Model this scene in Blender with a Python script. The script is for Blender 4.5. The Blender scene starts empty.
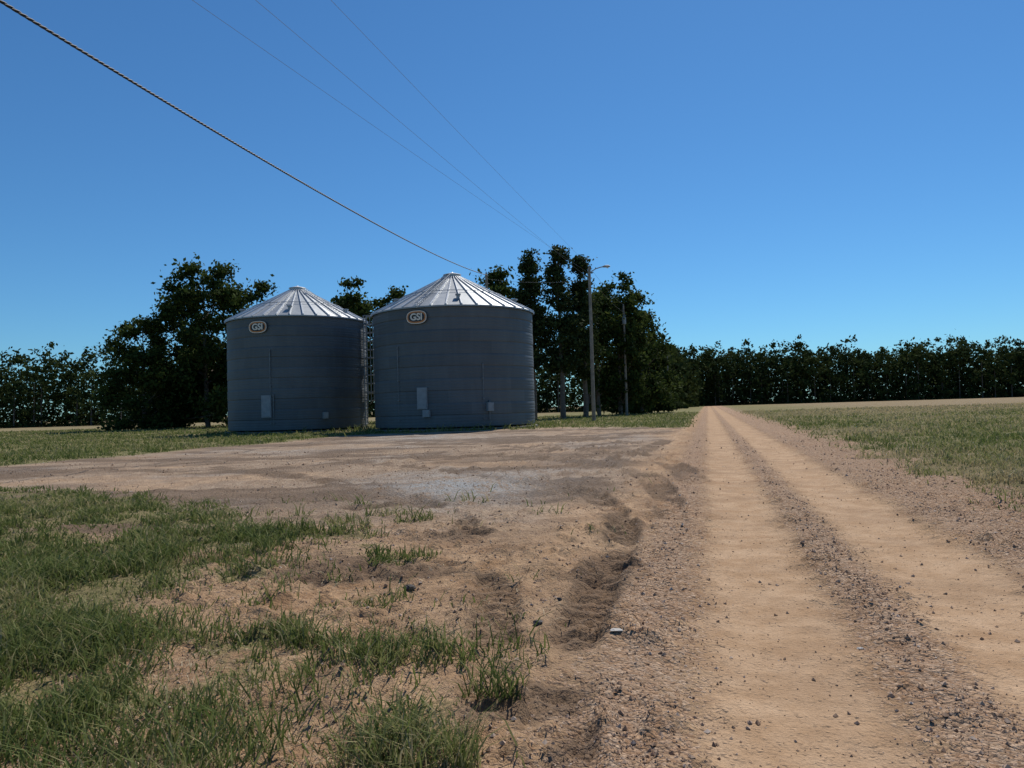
import bpy, math, numpy as np
from mathutils import Vector, Matrix
rs = np.random.RandomState
sc = bpy.context.scene
K = 0.264  # road direction slope dX/dY

# ------------------------------------------------------------------ helpers
def mk(name, V, groups, mats, midx=None, fattr=None, smooth=False, parent=None, loc=None, cattr=None):
    me = bpy.data.meshes.new(name)
    V = np.asarray(V, dtype=np.float32)
    me.vertices.add(len(V)); me.vertices.foreach_set('co', V.ravel())
    loops = np.concatenate([np.asarray(g, dtype=np.int32).ravel() for g in groups])
    st = []; o = 0
    for g in groups:
        g = np.asarray(g); n, k = g.shape
        st.append(o + np.arange(n)*k); o += n*k
    st = np.concatenate(st).astype(np.int32)
    me.loops.add(len(loops)); me.loops.foreach_set('vertex_index', loops)
    me.polygons.add(len(st)); me.polygons.foreach_set('loop_start', st)
    if midx is not None: me.polygons.foreach_set('material_index', np.asarray(midx, dtype=np.int32))
    me.polygons.foreach_set('use_smooth', np.full(len(st), smooth, dtype=bool))
    me.update(calc_edges=True)
    if fattr is not None:
        a = me.attributes.new('tone', 'FLOAT', 'FACE'); a.data.foreach_set('value', np.asarray(fattr, dtype=np.float32))
    if cattr is not None:
        for k_, arr in cattr.items():
            a = me.attributes.new(k_, 'FLOAT', 'POINT'); a.data.foreach_set('value', np.asarray(arr, dtype=np.float32))
    for m in mats: me.materials.append(m)
    ob = bpy.data.objects.new(name, me); sc.collection.objects.link(ob)
    if parent: ob.parent = parent
    if loc is not None: ob.location = loc
    return ob

def tube(pts, rad, n=7, cap=True):
    pts = np.asarray(pts, float); m = len(pts)
    rad = np.broadcast_to(np.asarray(rad, float), (m,))
    T = np.gradient(pts, axis=0); T /= np.linalg.norm(T, axis=1)[:, None]+1e-9
    ref = np.array([0, 0, 1.0]) if abs(T[:, 2]).mean() < .8 else np.array([1.0, 0, 0])
    A = np.cross(T, ref); A /= np.linalg.norm(A, axis=1)[:, None]+1e-9
    B = np.cross(T, A)
    th = np.arange(n)*2*np.pi/n
    V = pts[:, None]+rad[:, None, None]*(np.cos(th)[None, :, None]*A[:, None]+np.sin(th)[None, :, None]*B[:, None])
    i = np.arange(m-1)[:, None]*n; j = np.arange(n)[None]; j2 = (j+1) % n
    F = np.stack([i+j, i+j2, i+n+j2, i+n+j], -1).reshape(-1, 4)
    V = V.reshape(-1, 3)
    if cap:
        c = len(V); V = np.vstack([V, pts[:1], pts[-1:]])
        jj = np.arange(n); q = (jj+1) % n
        F = np.vstack([F, np.stack([np.full(n, c), q, jj, jj], 1), np.stack([np.full(n, c+1), (m-1)*n+jj, (m-1)*n+q, (m-1)*n+q], 1)])
    return V, F
def boxm(c, s, ang=0):
    x, y, z = np.array(s)/2
    V = np.array([[a*x, b*y, d*z] for a in (-1, 1) for b in (-1, 1) for d in (-1, 1)])
    ca, sa = math.cos(ang), math.sin(ang)
    V = np.stack([V[:, 0]*ca-V[:, 1]*sa, V[:, 0]*sa+V[:, 1]*ca, V[:, 2]], 1)+np.array(c)
    F = np.array([[0, 1, 3, 2], [4, 6, 7, 5], [0, 4, 5, 1], [2, 3, 7, 6], [0, 2, 6, 4], [1, 5, 7, 3]])
    return V, F
def join(parts):
    Vs, Fs, o = [], [], 0
    for V, F in parts:
        Vs.append(V); Fs.append(F+o); o += len(V)
    V = np.vstack(Vs); F = np.vstack(Fs)
    tri = F[:, 2] == F[:, 3]
    g = []
    if (~tri).any(): g.append(F[~tri])
    if tri.any(): g.append(F[tri][:, :3])
    return V, g

def vnoise(x, y, seed=0):
    xi = np.floor(x).astype(np.int64); yi = np.floor(y).astype(np.int64)
    fx = x-xi; fy = y-yi; fx = fx*fx*(3-2*fx); fy = fy*fy*(3-2*fy)
    def h(a, b):
        n = (a*374761393+b*668265263+seed*1442695041) & 0xffffffff
        n = ((n ^ (n >> 13))*1274126177) & 0xffffffff
        n = n ^ (n >> 16)
        return (n & 0xffff)/65535.0
    return (h(xi, yi)*(1-fx)+h(xi+1, yi)*fx)*(1-fy)+(h(xi, yi+1)*(1-fx)+h(xi+1, yi+1)*fx)*fy
def fbm(x, y, seed=0, o=4):
    s = 0; a = .5; t = 0
    for i in range(o):
        s = s+a*vnoise(x*2**i+17*i, y*2**i-31*i, seed+i); t += a; a *= .5
    return s/t
def sst(a, b, x):
    t = np.clip((x-a)/(b-a), 0, 1); return t*t*(3-2*t)
def bell(x, c, w): return np.exp(-((x-c)/w)**2)
def fbell(x, c, w): return np.exp(-((x-c)/w)**4)

# ------------------------------------------------------------------ terrain fields
EY = [-60, 0, 2.6, 3.1, 3.5, 4.9, 6.5, 8.7, 11, 14.5, 16.6, 17.6]
EX = [-1, -1, -.95, -1.0, -1.15, -1.65, -2.25, -2.6, -4.4, -7.6, -11, -30]
FX = [-400, -60, -17.4, -12.5, -10.5, 2.2, 6, 9.7, 13]
FY = [20, 22, 25, 37, 47.5, 51, 50, 43, 41]
def grass_field(X, Y):
    p = X-K*Y
    n = fbm(X*.9, Y*.9, 3)-.5; n2 = fbm(X*3.1, Y*3.1, 9)-.5
    near = sst(-.7, .9, (np.interp(Y, EY, EX)-X)*.8+n*2.2+n2*1.6)*(1-sst(16.2, 18.2, Y+n*4))
    far = sst(-1.6, 1.6, (Y-np.interp(X, FX, FY))+n*6)*(1-sst(-1.9, -.9, p+n*.8))
    right = sst(3.8, 5.4, p+n*2.2+n2*1.2)
    patch = .7*sst(.60, .72, fbm(X*1.6+5, Y*1.6, 21))*bell(X, -2.0, 2.2)*bell(Y, 8, 4)
    patch = np.maximum(patch, .55*sst(.56, .68, fbm(X*2.3+5, Y*2.3, 22))*sst(7, 3.5, Y)*sst(-.6, -1.1, p)*sst(-2.6, -1.4, p))
    bare = bell(X, -2.4, .9)*bell(Y, 6.3, 1.5)*.9
    near = near*(1-bare*sst(.40, .58, fbm(X*2, Y*2, 33)))
    left_bare = sst(.57, .72, fbm(X*.9, Y*.9, 44))*.7
    return np.clip(np.maximum.reduce([near*(1-left_bare), far, right, patch*(p < -1)]), 0, 1)

RUTS = [([(.02, 2), (-.1, 3), (-.17, 4.6), (-.27, 7.3), (-1.1, 11), (-4, 16), (-9, 22)], 1.0),
        ([(.15, 3.2), (.3, 4.5), (.7, 6.3), (1.35, 9.6), (1.0, 13), (-1.5, 18), (-7, 25)], 1.0),
        ([(1.9, 9), (2.4, 12), (2.6, 16), (1, 21), (-5, 27), (-14, 31)], .9),
        ([(3.4, 14), (3.8, 18), (3.5, 22), (0, 29), (-8, 36)], .9),
        ([(-2.6, 11), (-.5, 13.5), (2.4, 19), (6, 29)], .8),
        ([(-9, 19), (-3, 23), (3, 31), (6.5, 38)], .8),
        ([(-1.8, 7.6), (-.6, 7.0), (.3, 6.6), (1.0, 6.9)], .9),
        ([(-16, 20.5), (-6, 20.8), (0, 24), (4.5, 30)], .8),
        ([(-16, 22.8), (-6, 23.2), (-1, 26), (3.5, 33)], .8)]
def catmull(P, n=14):
    P = np.array(P, float); P = np.vstack([2*P[0]-P[1], P, 2*P[-1]-P[-2]]); out = []
    for i in range(1, len(P)-2):
        for t in np.linspace(0, 1, n, endpoint=False):
            a, b, c, d = P[i-1:i+3]
            out.append(.5*((2*b)+(-a+c)*t+(2*a-5*b+4*c-d)*t*t+(-a+3*b-3*c+d)*t**3))
    out.append(P[-2]); return np.array(out)
def rut_fields(X, Y):
    dep = np.zeros_like(X); msk = np.zeros_like(X)
    far = sst(9, 16, Y)
    wob = (fbm(X*5, Y*5, 77, 3)-.5)*.06
    for P, w in RUTS:
        C = catmull(P, 9); D = np.full(X.shape, 9e9); S = np.zeros_like(X); L = 0
        for a, b in zip(C[:-1], C[1:]):
            d = b-a; l = np.hypot(*d)
            t = np.clip(((X-a[0])*d[0]+(Y-a[1])*d[1])/l**2, 0, 1)
            dd = np.hypot(X-a[0]-t*d[0], Y-a[1]-t*d[1]); m = dd < D
            D = np.where(m, dd, D); S = np.where(m, L+t*l, S); L += l
        D = D+wob
        brk = sst(.34, .48, fbm(X*.9, Y*.9, 71+len(P)))
        ww = .14+.12*far
        ins = 1-sst(ww, ww+.05, D)
        dep += w*brk*(-.042*ins+.035*bell(D, ww+.08, .055)+.020*ins*np.sign(np.sin(S*2*np.pi/.19+D*14)))
        msk = np.maximum(msk, w*np.maximum(brk, far*.7)*(1-sst(ww, ww+.16, D)))
    return dep, msk
def height(X, Y, full=True):
    p = X-K*Y
    z = -.022*fbell(p, .38, .5)-.022*fbell(p, 1.88, .52)+.025*bell(p, 1.12, .2)+.03*bell(p, 2.75, .5)+.02*bell(p, -.4, .3)-.05*bell(p, 4.0, .8)
    trk = np.maximum(fbell(p, .38, .48), fbell(p, 1.88, .52))
    rough = (1-.84*trk)
    g = grass_field(X, Y)
    fine = fbm(X*8, Y*8, 6, 3)
    z = z+rough*((fbm(X*1.5, Y*1.5, 5)-.5)*.09+(fine-.5)*.055+.05*sst(.55, .8, fine)*sst(.4, .65, fbm(X*1.2, Y*1.2, 16)))+(vnoise(X*.35, Y*.35, 8)-.5)*.06*sst(-.3, -2, p)
    z = z+(fbm(X*2.5, Y*.7, 18)-.5)*.025*trk
    z = z+g*(fbm(X*4, Y*4, 7)-.35)*.05
    clod = bell(X, -1.5, .9)*bell(Y, 6.9, .6)+bell(X, .55, .6)*bell(Y, 6.5, .45)+.6*bell(X, 1.3, .4)*bell(Y, 9.3, .8)
    z = z+clod*(fbm(X*7, Y*7, 15)-.4)*.22
    if full:
        m = (Y > 1.5) & (Y < 38) & (X > -18) & (X < 9) & (p < .6)
        if m.any():
            d, k = rut_fields(X[m], Y[m]); z = z.copy(); z[m] += d
    return z

# ------------------------------------------------------------------ materials
def newmat(name):
    m = bpy.data.materials.new(name); m.use_nodes = True
    nt = m.node_tree; nt.nodes.clear()
    return m, nt, nt.nodes, nt.links
def mixc(nt, f, a, b, mode='MIX'):
    n = nt.nodes.new('ShaderNodeMix'); n.data_type = 'RGBA'; n.blend_type = mode
    for sock, v in ((n.inputs[0], f), (n.inputs[6], a), (n.inputs[7], b)):
        if hasattr(v, 'links'): nt.links.new(v, sock)
        else: sock.default_value = v if not isinstance(v, tuple) else (*v, 1)
    return n.outputs[2]
def mth(nt, op, a, b=0.0, c=None):
    n = nt.nodes.new('ShaderNodeMath'); n.operation = op
    for i, v in enumerate((a, b) if c is None else (a, b, c)):
        if hasattr(v, 'links'): nt.links.new(v, n.inputs[i])
        else: n.inputs[i].default_value = v
    return n.outputs[0]
def ramp(nt, v, a, b):
    n = nt.nodes.new('ShaderNodeMapRange'); n.interpolation_type = 'SMOOTHSTEP'
    nt.links.new(v, n.inputs[0]); n.inputs[1].default_value = a; n.inputs[2].default_value = b
    return n.outputs[0]
def noise(nt, co, scale, detail=4, rough=.6):
    n = nt.nodes.new('ShaderNodeTexNoise'); n.inputs['Scale'].default_value = scale
    n.inputs['Detail'].default_value = detail; n.inputs['Roughness'].default_value = rough
    nt.links.new(co, n.inputs['Vector']); return n.outputs[0]
def simple(name, col, rough=.7, metal=0.0, var=.25, scale=3.0, bump=0.0):
    m, nt, ns, lk = newmat(name)
    out = ns.new('ShaderNodeOutputMaterial'); b = ns.new('ShaderNodeBsdfPrincipled'); lk.new(b.outputs[0], out.inputs[0])
    tc = ns.new('ShaderNodeTexCoord'); nz = noise(nt, tc.outputs['Object'], scale, 5)
    dark = tuple(c*(1-var) for c in col); lite = tuple(min(1, c*(1+var)) for c in col)
    lk.new(mixc(nt, ramp(nt, nz, .3, .7), dark, lite), b.inputs['Base Color'])
    b.inputs['Roughness'].default_value = rough; b.inputs['Metallic'].default_value = metal
    if bump:
        bp = ns.new('ShaderNodeBump'); bp.inputs['Strength'].default_value = bump; lk.new(nz, bp.inputs['Height']); lk.new(bp.outputs[0], b.inputs['Normal'])
    return m

def ground_mat():
    m, nt, ns, lk = newmat('soil_and_gravel')
    out = ns.new('ShaderNodeOutputMaterial'); b = ns.new('ShaderNodeBsdfPrincipled'); lk.new(b.outputs[0], out.inputs[0])
    geo = ns.new('ShaderNodeNewGeometry'); P = geo.outputs['Position']
    def at(n):
        a = ns.new('ShaderNodeAttribute'); a.attribute_name = n; return a.outputs['Fac']
    g, trk, damp, grav, pale, yard = at('grass'), at('track'), at('damp'), at('gravel'), at('pale'), at('yard')
    n0 = noise(nt, P, .8, 5, .65)
    n1 = noise(nt, P, .35, 6); n2 = noise(nt, P, 2.5, 6, .65); n3 = noise(nt, P, 14, 5, .7); n4 = noise(nt, P, 60, 3, .7)
    soil = mixc(nt, ramp(nt, n2, .35, .65), (.32, .190, .102), (.50, .330, .195))
    soil = mixc(nt, ramp(nt, n1, .4, .62), soil, (.41, .275, .165))
    soil = mixc(nt, mth(nt, 'MULTIPLY', ramp(nt, n0, .46, .64), .55), soil, (.24, .15, .09))
    soil = mixc(nt, mth(nt, 'MULTIPLY', ramp(nt, n3, .42, .7), .5), soil, (.19, .12, .07))
    ysoil = mixc(nt, ramp(nt, n2, .35, .65), (.25, .195, .14), (.42, .34, .255))
    soil = mixc(nt, mth(nt, 'MULTIPLY', yard, .8), soil, ysoil)
    v = ns.new('ShaderNodeTexVoronoi'); v.inputs['Scale'].default_value = 48; lk.new(P, v.inputs['Vector'])
    v2 = ns.new('ShaderNodeTexVoronoi'); v2.inputs['Scale'].default_value = 19; lk.new(P, v2.inputs['Vector'])
    sep = ns.new('ShaderNodeSeparateColor'); lk.new(v.outputs['Color'], sep.inputs[0])
    sep2 = ns.new('ShaderNodeSeparateColor'); lk.new(v2.outputs['Color'], sep2.inputs[0])
    st = mixc(nt, sep.outputs[0], (.18, .11, .068), (.58, .43, .31))
    st = mixc(nt, mth(nt, 'MULTIPLY', sep2.outputs[1], .5), st, (.36, .195, .105))
    gsel = ramp(nt, mth(nt, 'ADD', grav, mth(nt, 'MULTIPLY', mth(nt, 'SUBTRACT', mth(nt, 'ADD', sep.outputs[1], n3), 1.0), .9)), .3, .75)
    col = mixc(nt, mth(nt, 'MULTIPLY', gsel, mth(nt, 'SUBTRACT', .75, mth(nt, 'MULTIPLY', yard, .2))), soil, st)
    tcol = mixc(nt, ramp(nt, n2, .3, .7), (.39, .245, .138), (.52, .355, .222))
    tcol = mixc(nt, mth(nt, 'MULTIPLY', ramp(nt, n4, .48, .75), .45), tcol, (.24, .15, .09))
    tcol = mixc(nt, mth(nt, 'MULTIPLY', ramp(nt, n0, .46, .64), .5), tcol, (.33, .215, .13))
    col = mixc(nt, mth(nt, 'MULTIPLY', ramp(nt, mth(nt, 'ADD', trk, mth(nt, 'MULTIPLY', mth(nt, 'SUBTRACT', mth(nt, 'ADD', n3, n2), 1.0), .9)), .2, .85), .85), col, tcol)
    col = mixc(nt, mth(nt, 'MULTIPLY', pale, ramp(nt, mth(nt, 'ADD', mth(nt, 'MULTIPLY', n3, .5), mth(nt, 'MULTIPLY', n2, .5)), .38, .55)), col, mixc(nt, sep.outputs[0], (.22, .22, .21), (.46, .455, .44)))
    col = mixc(nt, mth(nt, 'MULTIPLY', ramp(nt, mth(nt, 'ADD', damp, mth(nt, 'MULTIPLY', mth(nt, 'SUBTRACT', n2, .5), .9)), .22, .8), .70), col, (.135, .093, .064))
    gn = noise(nt, P, .9, 6, .65); gn2 = noise(nt, P, .12, 5, .6)
    gc = mixc(nt, ramp(nt, gn, .35, .65), (.115, .135, .040), (.24, .210, .090))
    gc = mixc(nt, mth(nt, 'MULTIPLY', ramp(nt, gn2, .42, .66), .65), gc, (.27, .225, .115))
    gc = mixc(nt, mth(nt, 'MULTIPLY', ramp(nt, n3, .4, .7), .5), gc, (.080, .070, .030))
    strw = at('straw')
    gc = mixc(nt, mth(nt, 'MULTIPLY', strw, .88), gc, mixc(nt, ramp(nt, gn, .3, .7), (.20, .145, .085), (.31, .24, .14)))
    gm = ramp(nt, mth(nt, 'ADD', g, mth(nt, 'MULTIPLY', mth(nt, 'SUBTRACT', mth(nt, 'ADD', n3, n2), 1.0), .9)), .3, .85)
    col = mixc(nt, mth(nt, 'MULTIPLY', gm, .88), col, gc)
    lk.new(col, b.inputs['Base Color']); b.inputs['Roughness'].default_value = .95
    b.inputs['Specular IOR Level'].default_value = .08
    d1 = mth(nt, 'MULTIPLY', mth(nt, 'SUBTRACT', .5, v.outputs['Distance']), mth(nt, 'ADD', mth(nt, 'MULTIPLY', gsel, .9), .1))
    d2 = mth(nt, 'MULTIPLY', mth(nt, 'SUBTRACT', .5, v2.outputs['Distance']), mth(nt, 'MULTIPLY', gsel, .016))
    ntr = mth(nt, 'SUBTRACT', 1.3, trk)
    hsum = mth(nt, 'ADD', mth(nt, 'ADD', mth(nt, 'ADD', mth(nt, 'MULTIPLY', d1, .018), d2), mth(nt, 'MULTIPLY', n4, .010)), mth(nt, 'MULTIPLY', mth(nt, 'MULTIPLY', n3, ntr), .042))
    bp = ns.new('ShaderNodeBump'); bp.inputs['Strength'].default_value = 1.0; bp.inputs['Distance'].default_value = 1.0
    lk.new(hsum, bp.inputs['Height']); lk.new(bp.outputs[0], b.inputs['Normal'])
    return m
MG = ground_mat()

def tone_mat(name, stops, rough=.8, transl=0.0, spec=.2):
    m, nt, ns, lk = newmat(name)
    out = ns.new('ShaderNodeOutputMaterial'); b = ns.new('ShaderNodeBsdfPrincipled')
    a = ns.new('ShaderNodeAttribute'); a.attribute_name = 'tone'
    cr = ns.new('ShaderNodeValToRGB'); lk.new(a.outputs['Fac'], cr.inputs[0])
    e = cr.color_ramp.elements
    for i, (pos, c) in enumerate(stops):
        el = e[i] if i < 2 else e.new(pos)
        el.position = pos; el.color = (*c, 1)
    lk.new(cr.outputs[0], b.inputs['Base Color']); b.inputs['Roughness'].default_value = rough
    b.inputs['Specular IOR Level'].default_value = spec
    if transl:
        t = ns.new('ShaderNodeBsdfTranslucent'); lk.new(cr.outputs[0], t.inputs[0])
        mx = ns.new('ShaderNodeMixShader'); mx.inputs[0].default_value = transl
        lk.new(b.outputs[0], mx.inputs[1]); lk.new(t.outputs[0], mx.inputs[2]); lk.new(mx.outputs[0], out.inputs[0])
    else: lk.new(b.outputs[0], out.inputs[0])
    return m
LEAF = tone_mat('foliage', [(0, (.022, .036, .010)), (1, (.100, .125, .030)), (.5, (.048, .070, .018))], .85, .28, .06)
FARLEAF = tone_mat('forest_foliage', [(0, (.024, .036, .012)), (1, (.085, .100, .030)), (.5, (.046, .064, .020))], .9, .15, .03)
PINE = tone_mat('pine_foliage', [(0, (.022, .034, .013)), (1, (.080, .100, .032)), (.5, (.044, .062, .022))], .8, .2, .08)
GRASS = tone_mat('grass_blades', [(0, (.085, .118, .030)), (1, (.42, .34, .19)), (.4, (.150, .180, .052)), (.72, (.26, .25, .105))], .7, .38, .12)
STRAW = tone_mat('dead_grass', [(0, (.13, .09, .055)), (1, (.50, .40, .25))], .8)
STONE = tone_mat('stones', [(0, (.17, .11, .075)), (1, (.56, .45, .36)), (.5, (.37, .24, .155))], .9, 0, .1)
BARK = simple('bark', (.13, .10, .078), .9, 0, .35, 4, .5)

# ------------------------------------------------------------------ ground grid (sheared so columns follow the road)
def axis(lo, hi, step, a, b, gr):
    mid = np.arange(lo, hi, step)
    x = hi; s = step; r = []
    while x < b: r.append(x); s *= gr; x += s
    r.append(b); x = lo; s = step; l = []
    while True:
        s *= gr; x -= s
        if x < a: l.append(a); break
        l.append(x)
    return np.concatenate([l[::-1], mid, r])
pa = axis(-6, 5, .036, -2600, 2600, 1.045)
ya = axis(2.4, 9.5, .036, -300, 2600, 1.028)
PP, YY = np.meshgrid(pa, ya); XX = PP+K*YY
X = XX.ravel(); Y = YY.ravel(); p = X-K*Y
Z = height(X, Y); fade = 1-sst(60, 200, np.hypot(X, Y)); Z = Z*fade
g = grass_field(X, Y)
trk = np.maximum(fbell(p, .38, .48), fbell(p, 1.9, .56))
m = (Y > 1.5) & (Y < 45) & (X > -22) & (X < 12)
rm = np.zeros_like(X); rm[m] = rut_fields(X[m], Y[m])[1]
n = fbm(X*.5, Y*.5, 51)
yd = sst(-1.0, -2.4, p)*sst(7, 13, Y)
yard = (1-g)*yd
arc_r = np.hypot(X+6, Y-60); arc_a = np.arctan2(X+6, 60-Y)
arc = sst(.50, .62, fbm(arc_r*.55, arc_a*3.5, 131))*yd*(Y < 55)
arc2 = sst(.52, .62, fbm(arc_r*1.6, arc_a*3.0+4, 137))*yd*(Y < 55)
track = np.clip(trk+yard*.55*sst(.46, .60, n)*(1-rm)*(1-arc)+.55*bell(p, -1.6, .7)*sst(.36, .58, fbm(X*1.2, Y*.4, 52))*(1-g)*(1-rm), 0, 1)
damp = np.clip(.95*bell(X, -1.6, .9)*bell(Y, 6.9, .6)+.7*bell(X, .55, .5)*bell(Y, 6.5, .35)+.5*bell(X, 1.35, .2)*bell(Y, 9.5, 1.0)
   + rm*.60*(Y < 10)+rm*.75*(Y >= 10)*sst(.34, .5, fbm(X, Y, 81))+.6*arc+.4*arc2+.5*sst(.5, .64, fbm(X*.3+9, Y*.6, 61))*sst(-.8, -2., p)*sst(6, 10, Y)+.4*bell(p, -.75, .3)*fbm(X*2, Y*.6, 62)+.3*bell(p, 4.2, .8)
   + .35*bell(p, 1.14, .16)*sst(.4, .6, fbm(X*3, Y*1, 63))+.45*sst(.54, .68, fbm(X*.9, Y*.9, 141))*sst(-.9, -1.4, p)*sst(10, 7, Y), 0, 1)
grav = np.clip(bell(p, 1.14, .24)+.9*bell(p, -.45, .35)+.85*sst(2.3, 2.8, p)+.55*yard+.15, 0, 1)
pale = bell(X, -.9, 1.8)*bell(Y, 14.3, 2.2)*1.0+.6*bell(X, -3.5, 5)*bell(Y, 38, 5)+.35*sst(.55, .7, fbm(X*.4, Y*.4, 97))*yard
damp = damp*(1-.9*bell(X, -.9, 1.8)*bell(Y, 14.3, 2.2))
straw = np.clip(sst(58, 92, Y+(fbm(X*.05, Y*.05, 92)-.5)*30)*sst(8, 35, p)+.6*sst(60, 110, Y)*(p < -30)+.6*bell(p, 5.0, 1.3)+.3*(p < 0)*(Y < 18), 0, 1)
nx, ny = len(pa), len(ya)
idx = np.arange(nx*ny).reshape(ny, nx)
F = np.stack([idx[:-1, :-1], idx[:-1, 1:], idx[1:, 1:], idx[1:, :-1]], -1)
pc = (pa[:-1]+pa[1:])/2; yc = (ya[:-1]+ya[1:])/2
PC, YC = np.meshgrid(pc, yc); XC = PC+K*YC
road = (PC > -.8) & (PC < 4.4) & (YC < 268)
yardf = (~road) & (PC <= -.8) & (YC > np.interp(XC, [-30, -11, -7.6, -4.2, -2.3, -.3], [17.6, 16.6, 14.5, 11, 8.7, 3])) & (YC < np.interp(XC, FX, FY)) & (XC > -40)
V = np.stack([X, Y, Z], 1)
def sub(name, mask):
    f = F[mask]; u, inv = np.unique(f.ravel(), return_inverse=True)
    mk(name, V[u], [inv.reshape(-1, 4)], [MG], smooth=True,
       cattr=dict(grass=g[u], track=track[u], damp=damp[u], gravel=grav[u], pale=pale[u], straw=straw[u], yard=yd[u]))
sub('ground', ~(road | yardf)); sub('dirt_road', road); sub('gravel_yard', yardf)
print('ground verts', len(V))

# ------------------------------------------------------------------ grass
def P3(x, y, z): return np.stack([x, y, z], 1)
def blades(name, bx, by, bz, hgt, wd, lean, tone, mat, r):
    n_ = len(bx)
    a = r.uniform(0, 2*np.pi, n_); la = r.uniform(0, 2*np.pi, n_)
    dx, dy = np.cos(a)*wd, np.sin(a)*wd; lx, ly = np.cos(la)*lean, np.sin(la)*lean
    Vg = np.stack([P3(bx-dx, by-dy, bz-.005), P3(bx+dx, by+dy, bz-.005), P3(bx+lx*.35+dx*.8, by+ly*.35+dy*.8, bz+hgt*.6), P3(bx+lx*.35-dx*.8, by+ly*.35-dy*.8, bz+hgt*.6), P3(bx+lx, by+ly, bz+hgt*.95)], 1).reshape(-1, 3)
    b0 = np.arange(n_)*5
    mk(name, Vg, [np.stack([b0, b0+1, b0+2, b0+3], 1), np.stack([b0+3, b0+2, b0+4], 1)], [mat], fattr=np.concatenate([tone, tone]))
    print(name, n_)
r = rs(5); NB = 950000
by = np.exp(r.uniform(np.log(2.4), np.log(110), NB)); bx = (r.uniform(-1, 1, NB))*(.74*by+1.2)
gd = grass_field(bx, by)
cl = fbm(bx*2.2, by*2.2, 101, 3); cl2 = fbm(bx*.5, by*.5, 102, 3)
rightside = bx-K*by > 3.5
keep = r.rand(NB) < (gd**1.2)*np.clip(.25+2.0*(cl-.32), .06, 1)*np.where(by > 18, .7, 1)*np.where(rightside, .8, 1)
keep &= ~((np.hypot(bx+4.4, by-57) < 6.3) | (np.hypot(bx+17.85, by-62) < 5.8))
bx, by, cl, cl2, rightside = bx[keep], by[keep], cl[keep], cl2[keep], rightside[keep]
n_ = len(bx); bz = height(bx, by, False)*(1-sst(60, 200, np.hypot(bx, by)))
nearbin = (np.hypot(bx+4.4, by-57) < 7.6) | (np.hypot(bx+17.85, by-62) < 7.4)
hgt = (.03+.14*r.rand(n_)**1.7)*(.4+1.3*np.clip((cl-.3)*2, 0, 1))*(.55+.8*cl2)*np.where(by > 18, 1.25, 1)*np.where(nearbin, 2.2, 1)
wd = (.0017+.0014*r.rand(n_))*(1+by/4.5)
patchy = fbm(bx*.25, by*.12, 104)
tone = np.clip(.14+.62*(r.rand(n_)**1.5)+1.0*(fbm(bx*.7, by*.7, 103)-.5)+np.where(r.rand(n_) < .2, .35, 0)+np.where(rightside, .12+1.2*(patchy-.45), 0)+.45*sst(45, 85, by)*rightside, 0, 1)
blades('grass', bx, by, bz, hgt, wd, r.uniform(.15, 1.5, n_)*hgt, tone, GRASS, r)
NB = 220000
by = np.exp(r.uniform(np.log(2.4), np.log(26), NB)); bx = (r.uniform(-1, 1, NB))*(.74*by+1.2)
pp = bx-K*by; gd = grass_field(bx, by)
dn = np.clip(.14*sst(-.3, -1.6, pp)+.75*sst(.0, .5, gd)+.3*bell(pp, 4.2, .8), 0, 1)*sst(.38, .62, fbm(bx*1.7, by*1.7, 121))*np.where(by > 14, .35, 1)
k_ = r.rand(NB) < dn
bx, by = bx[k_], by[k_]; n_ = len(bx)
blades('dead_grass_litter', bx, by, height(bx, by, True), .004+.03*r.rand(n_)**3, (.0014+.001*r.rand(n_))*(1+by/6), r.uniform(.03, .11, n_), r.rand(n_)**1.3, STRAW, r)

# ------------------------------------------------------------------ stones
r = rs(8); NS = 260000
sy = np.exp(r.uniform(np.log(2.4), np.log(30), NS)); sx = r.uniform(-1, 1, NS)*(.74*sy+1.0)
sp = sx-K*sy
gr = .06+.9*bell(sp, 1.14, .24)+.6*bell(sp, -.45, .3)+.8*sst(2.3, 2.8, sp)*(1-sst(3.9, 4.8, sp))+.3*sst(-.8, -1.5, sp)
gr *= (1-grass_field(sx, sy)*.85); gr *= .15+1.6*sst(.3, .75, fbm(sx*2, sy*2, 111))
k_ = r.rand(NS) < gr*.7
sx, sy = sx[k_], sy[k_]; ns_ = len(sx); sz = height(sx, sy, True)
s = (.0025+.003*r.rand(ns_)+.012*r.rand(ns_)**11)*(1+sy/16)
oct_ = np.array([[1, 0, 0], [0, 1, 0], [-1, 0, 0], [0, -1, 0], [0, 0, .75], [0, 0, -.6]], float)
jit = r.uniform(.6, 1.3, (ns_, 6, 1)); an = r.uniform(0, 6.28, ns_); ca, sa = np.cos(an), np.sin(an)
o = oct_[None]*jit; o[:, :, 1] *= r.uniform(.6, 1, (ns_, 1)); o[:, 4, :2] = r.uniform(-.4, .4, (ns_, 2))
ox = o[:, :, 0]*ca[:, None]-o[:, :, 1]*sa[:, None]; oy = o[:, :, 0]*sa[:, None]+o[:, :, 1]*ca[:, None]
Vs = np.stack([sx[:, None]+ox*s[:, None], sy[:, None]+oy*s[:, None], sz[:, None]+s[:, None]*.2+o[:, :, 2]*s[:, None]], 2).reshape(-1, 3)
ft = np.array([[0, 1, 4], [1, 2, 4], [2, 3, 4], [3, 0, 4], [1, 0, 5], [2, 1, 5], [3, 2, 5], [0, 3, 5]])
Fs = (np.arange(ns_)[:, None, None]*6+ft[None]).reshape(-1, 3)
mk('gravel', Vs, [Fs], [STONE], fattr=np.repeat(np.clip(r.normal(.5, .22, ns_), 0, 1), 8))
print('stones', ns_)
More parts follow.
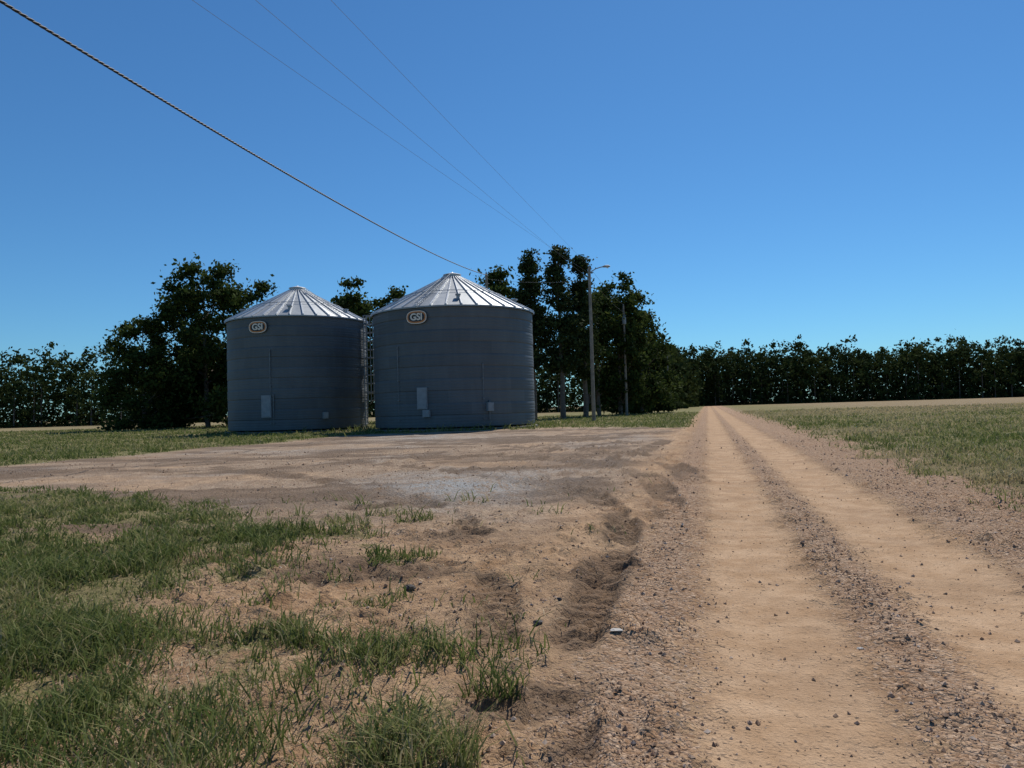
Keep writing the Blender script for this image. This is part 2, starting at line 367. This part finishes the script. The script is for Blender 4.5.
def rock(name, x, y, s, mat, sd, flat=.6):
    r = rs(sd); V_, F_ = [], []
    nu, nv = 10, 6
    for j in range(nv+1):
        for i in range(nu):
            t = math.pi*j/nv; q = 2*math.pi*i/nu
            k = 1+r.uniform(-.22, .22)
            V_.append((math.sin(t)*math.cos(q)*s*k, math.sin(t)*math.sin(q)*s*.8*k, math.cos(t)*s*flat*k))
    V_ = np.array(V_); V_[:nu] = V_[0]; V_[-nu:] = V_[-1]
    for j in range(nv):
        for i in range(nu): F_.append((j*nu+i, (j+1)*nu+i, (j+1)*nu+(i+1) % nu, j*nu+(i+1) % nu))
    z = float(height(np.array([x]), np.array([y]))[0])
    mk(name, V_, [np.array(F_)], [mat], loc=(x, y, z+s*flat*.5))
MR = simple('dark_rock', (.06, .05, .045), .8, 0, .4, 20, .5)
rock('rock', .13, 5.05, .035, MR, 1); rock('rock', .31, 5.6, .02, MR, 2); rock('rock', -.9, 6.2, .05, MR, 3); rock('rock', 1.0, 7.2, .03, MR, 4)
MRp = simple('pale_stone', (.42, .39, .35), .8, 0, .2, 20)
rock('flat_stone', .62, 4.72, .042, MRp, 6, .15); rock('flat_stone', 2.05, 4.5, .02, MRp, 7, .4)

# ------------------------------------------------------------------ trees
def leaf_quads(C, size, r):
    n = len(C)
    a = r.normal(size=(n, 3)); a /= np.linalg.norm(a, axis=1)[:, None]
    b = r.normal(size=(n, 3)); b -= (a*b).sum(1)[:, None]*a; b /= np.linalg.norm(b, axis=1)[:, None]
    s = size*r.uniform(.55, 1.35, n)[:, None]
    return np.stack([C-a*s, C-b*s*.6, C+a*s, C+b*s*.6], 1).reshape(-1, 3)
def make_tree(name, x, y, h, w, cb, kind, seed, ncl, lpc, ls, cr=(1.2, 2.3), mat=None):
    r = rs(seed); parts = []
    lean = r.uniform(-.3, .3, 2)
    def axisp(z): return np.array([lean[0]*z/h, lean[1]*z/h, z])
    tr = h*.014+.05
    zt = np.linspace(-.2, h*.9, 9)
    parts.append(tube([axisp(z)+np.r_[r.normal(0, .07, 2), 0] for z in zt], tr*(1.05-.9*np.linspace(0, 1, 9)), 8))
    t = r.rand(ncl)**(.9 if kind != 'pine' else .85)
    if kind == 'pine': env = np.clip(1.05-t*.72, .2, 1)*np.clip(t*6+.35, 0, 1)
    else: env = np.sin(np.pi*np.clip(.20+.72*t, 0, 1))**.6
    th = r.uniform(0, 2*np.pi, ncl)
    lob = 1+.14*np.sin(th*3+seed)+.12*np.sin(th*5+t*9+seed)
    rad = r.uniform(cr[0], cr[1], ncl)*(.6+.4*(1-t))
    rr = np.maximum(w/2*env*lob-rad*.35, .1)*r.uniform(.05, 1, ncl)**.5
    cz = cb+(h-cb)*t-rad*.45
    C = np.stack([rr*np.cos(th), rr*np.sin(th), cz], 1); C[:, :2] += np.array([axisp(z)[:2] for z in cz])
    for i in r.permutation(ncl)[:min(ncl, 26)]:
        z0 = max(cb*.6, cz[i]-rr[i]*r.uniform(.4, .9)-.5); z0 = min(z0, h*.85)
        a0 = axisp(z0); m1 = (a0+C[i])/2+np.array([0, 0, -.08*rr[i]])+r.normal(0, .15, 3)
        parts.append(tube([a0, m1, C[i]], [tr*.34*(1.1-z0/h), tr*.18, .02], 5, False))
    Vt, G = join(parts)
    ntr = sum(len(q) for q in G)
    L = (lpc*(rad/rad.mean())**2).astype(int)
    ci = np.repeat(np.arange(ncl), L); n = len(ci)
    d = r.normal(size=(n, 3)); d /= np.linalg.norm(d, axis=1)[:, None]
    q = np.abs(r.normal(.62, .34, n))
    ph = r.uniform(0, 6.28, (ncl, 3))[ci]
    q = q*(1+.22*np.sin(d[:, 0]*5+ph[:, 0])+.22*np.sin(d[:, 1]*5+ph[:, 1])+.18*np.sin(d[:, 2]*6+ph[:, 2]))
    sc3 = np.array([1.1, 1.1, .85]) if kind != 'pine' else np.array([1.15, 1.15, .75])
    Lc = C[ci]+d*q[:, None]*rad[ci][:, None]*sc3
    Lc[:, 2] = np.maximum(Lc[:, 2], .15+.5*r.rand(n))
    Lv = leaf_quads(Lc, ls, r)
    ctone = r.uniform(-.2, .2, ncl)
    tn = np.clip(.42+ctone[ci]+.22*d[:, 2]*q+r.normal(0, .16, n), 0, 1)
    Fl = np.arange(4*n).reshape(-1, 4)+len(Vt)
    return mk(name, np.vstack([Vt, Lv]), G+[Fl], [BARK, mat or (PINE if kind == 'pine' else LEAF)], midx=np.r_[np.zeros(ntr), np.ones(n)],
       fattr=np.r_[np.full(ntr, .5), tn], loc=(x, y, 0))
make_tree('oak_tree', -39.2, 95, 21.4, 14.0, 2.4, 'b', 11, 90, 250, .26, (1.4, 2.6))
make_tree('oak_tree', -45.8, 92, 14.0, 10.5, .8, 'b', 12, 48, 220, .26)
make_tree('oak_tree', -43.6, 98, 18.2, 9.5, 2.0, 'b', 13, 48, 220, .26)
make_tree('oak_tree', -33.0, 96, 18.6, 9.6, 2.0, 'b', 14, 54, 230, .26)
make_tree('oak_tree', -35.5, 102, 15, 9.0, 1.0, 'b', 15, 38, 220, .26)
make_tree('oak_tree', -18.6, 86, 17.2, 7.2, 4.0, 'b', 16, 44, 230, .24, (1.0, 1.9))
make_tree('oak_tree', -14.2, 90, 16.4, 7.0, 4.0, 'b', 17, 38, 230, .24, (1.0, 1.7))
make_tree('oak_tree', -1.4, 90, 18.3, 8.4, 4.0, 'b', 18, 50, 230, .25)
make_tree('pine_tree', 2.6, 88, 20.2, 5.0, 6.5, 'pine', 41, 64, 190, .20, (.9, 1.5))
make_tree('pine_tree', 5.9, 87, 20.6, 5.2, 6.0, 'pine', 42, 68, 190, .20, (.9, 1.5))
make_tree('pine_tree', 9.0, 91, 20.0, 4.8, 6.0, 'pine', 43, 60, 190, .20, (.9, 1.5))
make_tree('oak_tree', 11.6, 100, 16.6, 7, 3.0, 'b', 24, 38, 230, .26)
make_tree('oak_tree', 15.2, 104, 19.8, 9.0, 2.0, 'b', 25, 64, 240, .26)
make_tree('oak_tree', 19.2, 110, 15.2, 7.5, .6, 'b', 26, 40, 230, .27)
make_tree('oak_tree', 22.8, 122, 12.0, 8.0, .4, 'b', 27, 34, 230, .29)

def treeline(name, path, hk, seed, spacing, rows, lq, ls):
    r = rs(seed); P = np.array(path, float); seg = np.hypot(*np.diff(P, axis=0).T); cum = np.r_[0, np.cumsum(seg)]
    Cs, Ts, parts = [], [], []
    for row in range(rows):
        s = r.uniform(0, spacing)
        while s < cum[-1]:
            xx = np.interp(s, cum, P[:, 0])+r.normal(0, 1.5); yy = np.interp(s, cum, P[:, 1])+row*6+r.normal(0, 2)
            h = (1.5+hk/740*yy)*(.76+.30*r.rand()**1.2)*(.95+.06*math.sin(s*.045+seed)+.04*math.sin(s*.13))
            if row == 0: h *= r.uniform(.55, .95)
            w = h*r.uniform(.40, .72); cb = .0
            pk = r.uniform(.4, .9)
            ncl = 22; t = r.rand(ncl)**.9; env = np.sin(np.pi*np.clip(.3+.63*t, 0, 1))**pk
            th = r.uniform(0, 6.28, ncl); rr = w/2*env*r.rand(ncl)**.5
            rad = w*.20*r.uniform(.6, 1.35, ncl)*(1.15-.45*t)
            c = np.stack([xx+rr*np.cos(th), yy+rr*np.sin(th), cb+(h-cb)*t-rad*.5], 1)
            n = lq
            ci = r.randint(0, ncl, n); d = r.normal(size=(n, 3)); d /= np.linalg.norm(d, axis=1)[:, None]
            q = np.abs(r.normal(.6, .35, n))
            Cs.append(c[ci]+d*q[:, None]*rad[ci][:, None]*np.array([1.2, 1.2, .95]))
            base = r.uniform(-.25, .25)
            Ts.append(np.clip(.42+base+r.uniform(-.15, .15, ncl)[ci]+.15*d[:, 2]+r.normal(0, .10, n), 0, 1))
            if row == 0: parts.append(tube([(xx, yy, -.2), (xx+.2, yy, h*.7)], [.22, .08], 5, False))
            s += spacing*r.uniform(.55, 1.45)
    # dense interior of the wood: foliage through its whole depth
    nb = int(cum[-1]*130*(0.6/ls)**.6); s = r.uniform(0, cum[-1], nb)
    yb = np.interp(s, cum, P[:, 1])
    hb = (1.5+hk/740*yb)*(.52+.36*fbm(s*.12, s*0, seed, 3))
    Cs.append(np.stack([np.interp(s, cum, P[:, 0])+r.normal(0, 1, nb), yb+r.uniform(2, 22, nb), hb*r.rand(nb)], 1)); Ts.append(np.clip(r.normal(.32, .15, nb), 0, 1))
    C = np.vstack(Cs); T = np.concatenate(Ts); C[:, 2] = np.maximum(C[:, 2], .3)
    Vt, G = join(parts); nt_ = sum(len(q) for q in G)
    Lv = leaf_quads(C, ls, r)
    mk(name, np.vstack([Vt, Lv]), G+[np.arange(len(Lv)).reshape(-1, 4)+len(Vt)], [BARK, FARLEAF], midx=np.r_[np.zeros(nt_), np.ones(len(C))], fattr=np.r_[np.full(nt_, .5), T])
    print(name, len(C))
treeline('distant_treeline', [(25, 146), (44, 212), (63, 270), (85, 284), (150, 290), (430, 330)], 64, 31, 5.5, 4, 480, .64)
treeline('distant_treeline', [(-260, 195), (-118, 172), (-60, 180), (-20, 195), (24, 180)], 73, 32, 4.6, 4, 420, .44)

# ------------------------------------------------------------------ grain bins
def tone_metal(name, lo, hi, metal, rough, tw=.55):
    m, nt, ns, lk = newmat(name)
    out = ns.new('ShaderNodeOutputMaterial'); b = ns.new('ShaderNodeBsdfPrincipled'); lk.new(b.outputs[0], out.inputs[0])
    a = ns.new('ShaderNodeAttribute'); a.attribute_name = 'tone'
    tc = ns.new('ShaderNodeTexCoord')
    mp = ns.new('ShaderNodeMapping'); mp.inputs['Scale'].default_value = (1, 1, .15); lk.new(tc.outputs['Object'], mp.inputs[0])
    nz = noise(nt, mp.outputs[0], 2.2, 6); nz2 = noise(nt, tc.outputs['Object'], .6, 4)
    f = mth(nt, 'ADD', mth(nt, 'MULTIPLY', a.outputs['Fac'], tw), mth(nt, 'ADD', mth(nt, 'MULTIPLY', nz, .5), mth(nt, 'MULTIPLY', nz2, .35)))
    c = mixc(nt, ramp(nt, f, .25, .95), lo, hi)
    lk.new(c, b.inputs['Base Color']); b.inputs['Metallic'].default_value = metal
    lk.new(mth(nt, 'ADD', mth(nt, 'MULTIPLY', nz, .15), rough-.07), b.inputs['Roughness'])
    return m
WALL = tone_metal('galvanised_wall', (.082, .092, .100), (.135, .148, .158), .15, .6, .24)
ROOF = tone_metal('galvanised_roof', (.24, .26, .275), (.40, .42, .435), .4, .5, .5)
RIB = simple('roof_rib_metal', (.62, .63, .64), .45, .3, .1)
CONC = simple('concrete', (.16, .145, .125), .9, 0, .25, 3, .3)
STEEL = simple('galvanised_steel', (.30, .32, .34), .5, .3, .2)
LSTEEL = simple('ladder_steel', (.20, .215, .23), .5, .3, .2)
DSTEEL = simple('weathered_steel', (.19, .20, .21), .6, .3, .2)
BOXM = simple('painted_box', (.25, .265, .28), .5, 0, .1)
ORNG = simple('orange_paint', (.55, .21, .06), .5, 0, .08)
BLK = simple('black_paint', (.02, .02, .02), .5, 0, .1)

def grain_bin(x, y, R, eave, apex, seed, sign_a, sign_z, items):
    r = rs(seed)
    e = bpy.data.objects.new('grain_bin', None); sc.collection.objects.link(e); e.location = (x, y, 0)
    rh = .82; nr = int(round((eave-.25)/rh)); rh = (eave-.25)/nr; NSg = 144
    zs, rad, ring = [], [], []
    for k in range(nr):
        for j in range(17):
            z = .25+rh*(k+j/16*.985)
            zs.append(z); rad.append(R+.007*math.sin(2*math.pi*j/4+.7)+.012*(1 if k % 2 else 0)-(.035 if j in (0, 16) else 0)); ring.append(k)
    th = np.arange(NSg)*2*np.pi/NSg
    zs = np.array(zs); rad = np.array(rad)
    V_ = np.stack([rad[:, None]*np.sin(th), -rad[:, None]*np.cos(th), np.repeat(zs[:, None], NSg, 1)], -1).reshape(-1, 3)
    i = np.arange(len(zs)-1)[:, None]*NSg; j = np.arange(NSg)[None]; j2 = (j+1) % NSg
    F_ = np.stack([i+j, i+j2, i+NSg+j2, i+NSg+j], -1).reshape(-1, 4)
    sheet = r.uniform(0, 1, (nr, 12)); kk = np.array(ring[:-1])
    tn = np.empty((len(zs)-1, NSg))
    for q in range(len(zs)-1):
        off = (kk[q] % 2)*6
        tn[q] = sheet[kk[q], ((np.arange(NSg)+off)//12) % 12]
    mk('wall', V_, [F_], [WALL], fattr=tn.ravel(), smooth=True, parent=e)
    pr = [(R+.22, -.3), (R+.22, .12), (R+.18, .15), (R-.2, .15)]
    V_ = np.array([[a*math.sin(t), -a*math.cos(t), z] for a, z in pr for t in th])
    i = np.arange(3)[:, None]*NSg
    mk('foundation', V_, [np.stack([i+j, i+j2, i+NSg+j2, i+NSg+j], -1).reshape(-1, 4)], [CONC], parent=e)
    NP = 36; Ro = R+.16; zo = eave-.04; rc = .55; zc = apex-.30
    V_, F_, T_ = [], [], []
    for k in range(NP):
        a0, a1 = 2*math.pi*k/NP, 2*math.pi*(k+1)/NP
        t0 = r.uniform(.1, .9)
        for s_ in range(4):
            f0, f1 = s_/4, (s_+1)/4
            q = []
            for (aa, ff) in ((a0, f0), (a1, f0), (a1, f1), (a0, f1)):
                rr = Ro+(rc-Ro)*ff; q.append((rr*math.sin(aa), -rr*math.cos(aa), zo+(zc-zo)*ff))
            b_ = len(V_); V_ += q; F_.append((b_, b_+1, b_+2, b_+3)); T_.append(t0)
    for k in range(NP):
        a0, a1 = 2*math.pi*k/NP, 2*math.pi*(k+1)/NP
        b_ = len(V_)
        V_ += [(Ro*math.sin(a0), -Ro*math.cos(a0), zo), (Ro*math.sin(a1), -Ro*math.cos(a1), zo), (Ro*math.sin(a1), -Ro*math.cos(a1), zo-.10), (Ro*math.sin(a0), -Ro*math.cos(a0), zo-.10)]
        F_.append((b_+3, b_+2, b_+1, b_)); T_.append(.2)
    mk('roof', V_, [np.array(F_)], [ROOF], fattr=T_, parent=e)
    ribs = []
    for k in range(NP):
        a0 = 2*math.pi*k/NP; d = np.array([math.sin(a0), -math.cos(a0), 0]); sd = np.array([math.cos(a0), math.sin(a0), 0])
        A = d*(Ro+.02)+np.array([0, 0, zo]); B = d*rc+np.array([0, 0, zc]); up = np.array([0, 0, .11])
        w0, w1 = .055, .03
        Vr = np.array([A-sd*w0, A+sd*w0, A+sd*w0*.7+up, A-sd*w0*.7+up, B-sd*w1, B+sd*w1, B+sd*w1*.7+up, B-sd*w1*.7+up])
        ribs.append((Vr, np.array([[0, 1, 2, 3], [4, 7, 6, 5], [1, 5, 6, 2], [0, 3, 7, 4], [3, 2, 6, 7]])))
    Vr, Gr = join(ribs); mk('roof_ribs', Vr, Gr, [RIB], parent=e)
    rr = Ro+(rc-Ro)*.42; z = zo+(zc-zo)*.42+.14
    C_ = [(rr*math.sin(t), -rr*math.cos(t), z) for t in np.linspace(0, 2*math.pi, 73)]
    V2, G2 = join([tube(C_, .022, 5, False)]); mk('roof_ring', V2, G2, [STEEL], parent=e)
    parts = [tube([(0, 0, zc-.1), (0, 0, zc+.16)], rc+.03, 24), tube([(0, 0, zc+.17), (0, 0, zc+.20), (0, 0, apex+.06), (0, 0, apex+.10)], [rc+.16, rc+.14, .1, .05], 24)]
    V2, G2 = join(parts); mk('roof_cap', V2, G2, [RIB], parent=e)
    parts = []
    for a0, f in ((-.9, .22), (.15, .2), (1.2, .2), (2.2, .22), (3.2, .2), (4.2, .22)):
        rr = Ro+(rc-Ro)*f; z = zo+(zc-zo)*f; c = np.array([rr*math.sin(a0), -rr*math.cos(a0), z])
        parts.append(tube([c-np.array([0, 0, .1]), c+np.array([0, 0, .22])], .13, 10))
        parts.append(boxm(c+np.array([0, 0, .26]), (.36, .36, .10), a0))
    V2, G2 = join(parts); mk('roof_vents', V2, G2, [STEEL], parent=e)
    a0 = items.get('roof_ladder', -.15); d = np.array([math.sin(a0), -math.cos(a0), 0]); sd = np.array([math.cos(a0), math.sin(a0), 0])
    parts = []
    A = d*(Ro)+np.array([0, 0, zo+.2]); B = d*(rc+.3)+np.array([0, 0, zc+.10])
    for s_ in (-.2, .2): parts.append(tube([A+sd*s_, B+sd*s_], .025, 5))
    for f in np.linspace(.02, .98, 18): c = A+(B-A)*f; parts.append(tube([c-sd*.2, c+sd*.2], .018, 5))
    V2, G2 = join(parts); mk('roof_ladder', V2, G2, [STEEL], parent=e)
    a0 = items['ladder']; d = np.array([math.sin(a0), -math.cos(a0), 0]); sd = np.array([math.cos(a0), math.sin(a0), 0])
    parts = []; zl = eave+.3
    c0 = d*(R+.22)
    for s_ in (-.28, .28): parts.append(tube([c0+sd*s_+np.array([0, 0, .3]), c0+sd*s_+np.array([0, 0, zl])], .045, 5))
    for z in np.arange(.5, zl, .3): parts.append(tube([c0-sd*.28+np.array([0, 0, z]), c0+sd*.28+np.array([0, 0, z])], .028, 5))
    hs = np.linspace(-.5*math.pi, .5*math.pi, 9)
    for z in np.arange(2.4, zl+.01, .7):
        parts.append(tube([c0+sd*.42*math.sin(t)+d*(.80*math.cos(t))+np.array([0, 0, z]) for t in hs], .04, 5))
    for t in hs[1:-1:2]: parts.append(tube([c0+sd*.42*math.sin(t)+d*.80*math.cos(t)+np.array([0, 0, z]) for z in (2.4, zl)], .035, 5))
    for z in np.arange(1, eave, 1.6):
        for s_ in (-.28, .28): parts.append(tube([c0+sd*s_+np.array([0, 0, z]), c0+sd*s_-d*.24+np.array([0, 0, z])], .03, 5))
    for z in (eave*.33, eave*.66):
        parts.append(boxm(d*(R+.62)+sd*.75+np.array([0, 0, z]), (1.0, .9, .06), a0))
        for s_ in (.3, 1.2): parts.append(tube([d*(R+1.0)+sd*s_+np.array([0, 0, z]), d*(R+1.0)+sd*s_+np.array([0, 0, z+1.05])], .03, 5))
        parts.append(tube([d*(R+1.0)+sd*.3+np.array([0, 0, z+1.05]), d*(R+1.0)+sd*1.2+np.array([0, 0, z+1.05])], .03, 5))
        parts.append(tube([d*(R+1.0)+sd*1.2+np.array([0, 0, z]), d*(R+.1)+sd*1.2+np.array([0, 0, z-.9])], .035, 5))
    V2, G2 = join(parts); mk('caged_ladder', V2, G2, [LSTEEL], parent=e)
    def onwall(a, z, off=0.0):
        return np.array([(R+off)*math.sin(a), -(R+off)*math.cos(a), z])
    for (a, z0, z1, rr) in items['pipes']:
        V2, G2 = join([tube([onwall(a, z0, .10), onwall(a, z1, .10), onwall(a, z1+.05, -.02)], rr, 7)]+[boxm(onwall(a, z, .06), (.12, .14, .05), a) for z in np.arange(z0+.5, z1, 1.4)])
        mk('conduit', V2, G2, [DSTEEL], parent=e)
    for (a, z, w, h, dpt, mt) in items['boxes']:
        V2, G2 = join([boxm(onwall(a, z, dpt/2+.01), (w, dpt, h), a), boxm(onwall(a, z, dpt+.025), (w*.86, .02, h*.9), a), boxm(onwall(a+w*.32/R, z, dpt+.05), (.04, .04, .16), a)])
        mk('access_panel', V2, G2, [mt], parent=e)
    a = sign_a
    M = Matrix(((math.cos(a), 0, math.sin(a), (R+.09)*math.sin(a)), (math.sin(a), 0, -math.cos(a), -(R+.09)*math.cos(a)), (0, 1, 0, sign_z), (0, 0, 0, 1)))
    def plate(nm, w, h, z, dz, mt):
        t = np.linspace(0, 2*np.pi, 33)[:-1]; ex = 2/2.7
        px = w/2*np.sign(np.cos(t))*abs(np.cos(t))**ex; py = h/2*np.sign(np.sin(t))*abs(np.sin(t))**ex
        top = np.stack([px, py, np.full(32, z+dz)], 1); bot = np.stack([px, py, np.full(32, z)], 1)
        ii = np.arange(32); jj = (ii+1) % 32
        ob = mk(nm, np.vstack([bot, top]), [np.stack([ii, jj, 32+jj, 32+ii], 1), (32+ii)[None]], [mt], parent=e); ob.matrix_local = M
    WHT = simple('lettering_paint', (.80, .72, .62), .5, 0, .05)
    plate('sign_back', 1.62, 1.0, 0, .02, BLK); plate('sign_outline', 1.54, .92, .022, .008, WHT); plate('sign_rim', 1.42, .82, .032, .008, ORNG); plate('sign_face', 1.24, .62, .042, .008, BLK)
    cu = bpy.data.curves.new('sign_lettering', 'FONT'); cu.body = 'GSI'; cu.size = .66; cu.align_x = 'CENTER'; cu.align_y = 'CENTER'; cu.extrude = .008; cu.offset = .02
    fo = bpy.data.objects.new('sign_lettering', cu); sc.collection.objects.link(fo); fo.parent = e
    fo.matrix_local = M @ Matrix.Translation((0, 0, .062)); cu.materials.append(WHT)
    return e
grain_bin(-4.40, 57, 6.1, 8.75, 12.0, 1, -.345, 7.95, dict(ladder=2.4, roof_ladder=-.35,
    pipes=[(-.62, .3, 6.0, .04), (.40, .3, 4.6, .035), (.47, .3, 2.0, .06)],
    boxes=[(-.30, 2.3, .75, 1.5, .12, BOXM), (-.25, 1.25, .5, .5, .25, BOXM), (.47, 1.6, .45, .6, .3, BOXM)]))
grain_bin(-17.85, 62, 5.62, 9.1, 12.15, 2, -.266, 8.2, dict(ladder=1.42, roof_ladder=.9,
    pipes=[(-.10, .3, 6.4, .045), (-.06, .3, 3.0, .05)],
    boxes=[(-.16, 2.1, .8, 1.7, .12, BOXM), (.62, 1.3, .4, .5, .25, BOXM)]))

# ------------------------------------------------------------------ poles and wires
WOOD = simple('weathered_wood', (.24, .21, .175), .9, 0, .25, 3, .4)
WIRE = simple('cable_black', (.02, .02, .022), .6, 0, .1)
AWIRE = simple('aluminium_conductor', (.16, .17, .19), .6, 0, .1)
GLS = simple('lamp_lens', (.6, .62, .62), .3, 0, .05)
def pole(x, y, h, lamp=False, trans=False, arm=False):
    e = bpy.data.objects.new('utility_pole', None); sc.collection.objects.link(e); e.location = (x, y, 0)
    V2, G2 = join([tube([(0, 0, -.5), (0, 0, h*.5), (0, 0, h)], [.19, .16, .125], 12)]); mk('shaft', V2, G2, [WOOD], smooth=False, parent=e)
    parts = []
    if arm:
        parts.append(boxm((0, -.14, h-.5), (2.2, .1, .12)))
        for s_ in (-1, -.45, 1): parts.append(tube([(s_, -.14, h-.44), (s_, -.14, h-.32), (s_, -.14, h-.22)], [.03, .06, .04], 8))
        V2, G2 = join(parts); mk('crossarm', V2, G2, [WOOD], parent=e)
    else:
        V2, G2 = join([tube([(0, 0, h-.02), (0, 0, h+.12), (0, 0, h+.22)], [.04, .07, .04], 8), tube([(.1, 0, h-1.0), (.22, 0, h-1.0), (.26, 0, h-1.0)], [.03, .05, .03], 8)]); mk('insulators', V2, G2, [BOXM], parent=e)
    if lamp:
        V2, G2 = join([tube([(.1, 0, h-.45), (.6, -.1, h-.15), (1.1, -.2, h-.02), (1.4, -.25, h)], .05, 7)]); mk('lamp_arm', V2, G2, [STEEL], parent=e)
        V2, G2 = join([tube([(1.25, -.23, h), (1.5, -.27, h+.03), (1.8, -.32, h+.02), (1.95, -.34, h)], [.07, .12, .12, .05], 10)]); mk('lamp_head', V2, G2, [STEEL], parent=e)
        V2, G2 = join([tube([(1.7, -.3, h-.04), (1.7, -.3, h-.12), (1.7, -.3, h-.16)], [.11, .10, .04], 10)]); mk('lamp_lens', V2, G2, [GLS], parent=e)
    if trans:
        V2, G2 = join([tube([(-.05, -.42, h-2.6), (-.05, -.42, h-2.55), (-.05, -.42, h-1.7), (-.05, -.42, h-1.6)], [.24, .28, .28, .22], 14), tube([(-.05, -.42, h-1.6), (-.05, -.42, h-1.35)], [.05, .03], 7), boxm((0, -.2, h-2.1), (.1, .3, .5))]); mk('transformer', V2, G2, [BOXM], parent=e)
    return e
pole(7.65, 70, 14.6, lamp=True)
pole(15.4, 100, 14.9, trans=True)
pole(35.9, 170, 13.9)
pole(-2.3, 74.5, 15.1)
pole(-17.2, -36, 12.5, arm=True)
def wire(name, pts, rad, n=60, sag=0.0):
    P = np.array(pts, float)
    t = np.linspace(0, 1, n)[:, None]; Q = P[0]*(1-t)+P[1]*t; Q[:, 2] -= sag*4*(t*(1-t))[:, 0]
    V2, G2 = join([tube(Q, rad, 5, False)]); mk(name, V2, G2, [AWIRE])
tp = np.array([(15, 10.0), (18, 10.25), (22.35, 10.45), (29.55, 10.82), (43.5, 11.75), (74.5, 14.95), (-36, 12.2), (-10, 9.9)])
co = np.polyfit(tp[:, 0], tp[:, 1], 4)
yy = np.arange(-36, 74.5, .07); cx = -12.23+.1351*yy; cz = np.polyval(co, yy); parts = []
for k in range(3):
    ph = 2*np.pi*yy/.55+k*2*np.pi/3
    parts.append(tube(np.stack([cx+.02*np.cos(ph), yy, cz+.02*np.sin(ph)], 1), .019, 5, False))
V2, G2 = join(parts); mk('service_cable', V2, G2, [WIRE], smooth=True)
def two(nm, a, b, rad=.006, s=.4): wire(nm, [a, b], rad, 60, s)
def ext(a, b, ynew):
    a = np.array(a, float); b = np.array(b, float); t = (ynew-a[1])/(b[1]-a[1]); return a+(b-a)*t
pt = (7.65, 70, 14.75)
q1 = ext(pt, (-4.3, 19.8, 12.6), -36); q2 = ext((7.4, 70, 14.2), (-7.7, 19.6, 12.5), -36); q3 = ext((7.5, 70, 13.6), (-5.6, 19.6, 12.0), -36)
for nm, a, b in (('power_line', pt, q1), ('power_line', (7.4, 70, 14.2), q2), ('power_line', (7.5, 70, 13.6), q3)): two(nm, a, b, .0055, .25)
two('power_line', (7.65, 70, 14.75), (15.4, 100, 15.05), .01); two('power_line', (7.8, 70, 13.6), (15.6, 100, 13.9), .01)
two('power_line', (15.4, 100, 15.05), (35.9, 170, 14.0), .012, 1.2); two('power_line', (15.6, 100, 13.9), (36.1, 170, 12.9), .012, 1.2)
two('power_line', (7.5, 70, 13.4), (-2.3, 74.5, 14.6), .01, .3)

# ------------------------------------------------------------------ light, sky, camera
EL, AZ = math.radians(51), math.radians(25)
S = Vector((math.sin(AZ)*math.cos(EL), math.cos(AZ)*math.cos(EL), math.sin(EL)))
sd = bpy.data.lights.new('sun', 'SUN'); sd.energy = 4.6; sd.angle = math.radians(.53); sd.color = (1, .95, .87)
so = bpy.data.objects.new('sun', sd); sc.collection.objects.link(so); so.rotation_euler = S.to_track_quat('Z', 'Y').to_euler(); so.location = (0, 0, 50)
w = bpy.data.worlds.new('World'); sc.world = w; w.use_nodes = True
nt = w.node_tree; nt.nodes.clear()
o = nt.nodes.new('ShaderNodeOutputWorld'); bg = nt.nodes.new('ShaderNodeBackground'); sk = nt.nodes.new('ShaderNodeTexSky')
sk.sky_type = 'NISHITA'; sk.sun_disc = False; sk.sun_elevation = EL; sk.sun_rotation = AZ
sk.air_density = 1.0; sk.dust_density = .1; sk.ozone_density = 3.0; sk.altitude = 0
bg.inputs['Strength'].default_value = .078
tint = mixc(nt, 1.0, sk.outputs[0], (.50, .93, 1.25), 'MULTIPLY')
nt.links.new(tint, bg.inputs[0]); nt.links.new(bg.outputs[0], o.inputs[0])
cam = bpy.data.cameras.new('camera'); cam.lens = 26; cam.sensor_width = 36; cam.clip_end = 6000; cam.clip_start = .05
cob = bpy.data.objects.new('camera', cam); sc.collection.objects.link(cob)
pi_, ro = math.atan(23.5/740), math.radians(1.6)
fw = Vector((0, math.cos(pi_), math.sin(pi_))); up = Vector((0, -math.sin(pi_), math.cos(pi_))); rt = Vector((1, 0, 0))
cx_ = rt*math.cos(ro)-up*math.sin(ro); cy_ = rt*math.sin(ro)+up*math.cos(ro)
Mx = Matrix((cx_, cy_, -fw)).transposed().to_4x4(); Mx.translation = (0, 0, 1.5)
cob.matrix_world = Mx; sc.camera = cob
sc.view_settings.view_transform = 'Standard'; sc.view_settings.look = 'None'; sc.view_settings.exposure = 0
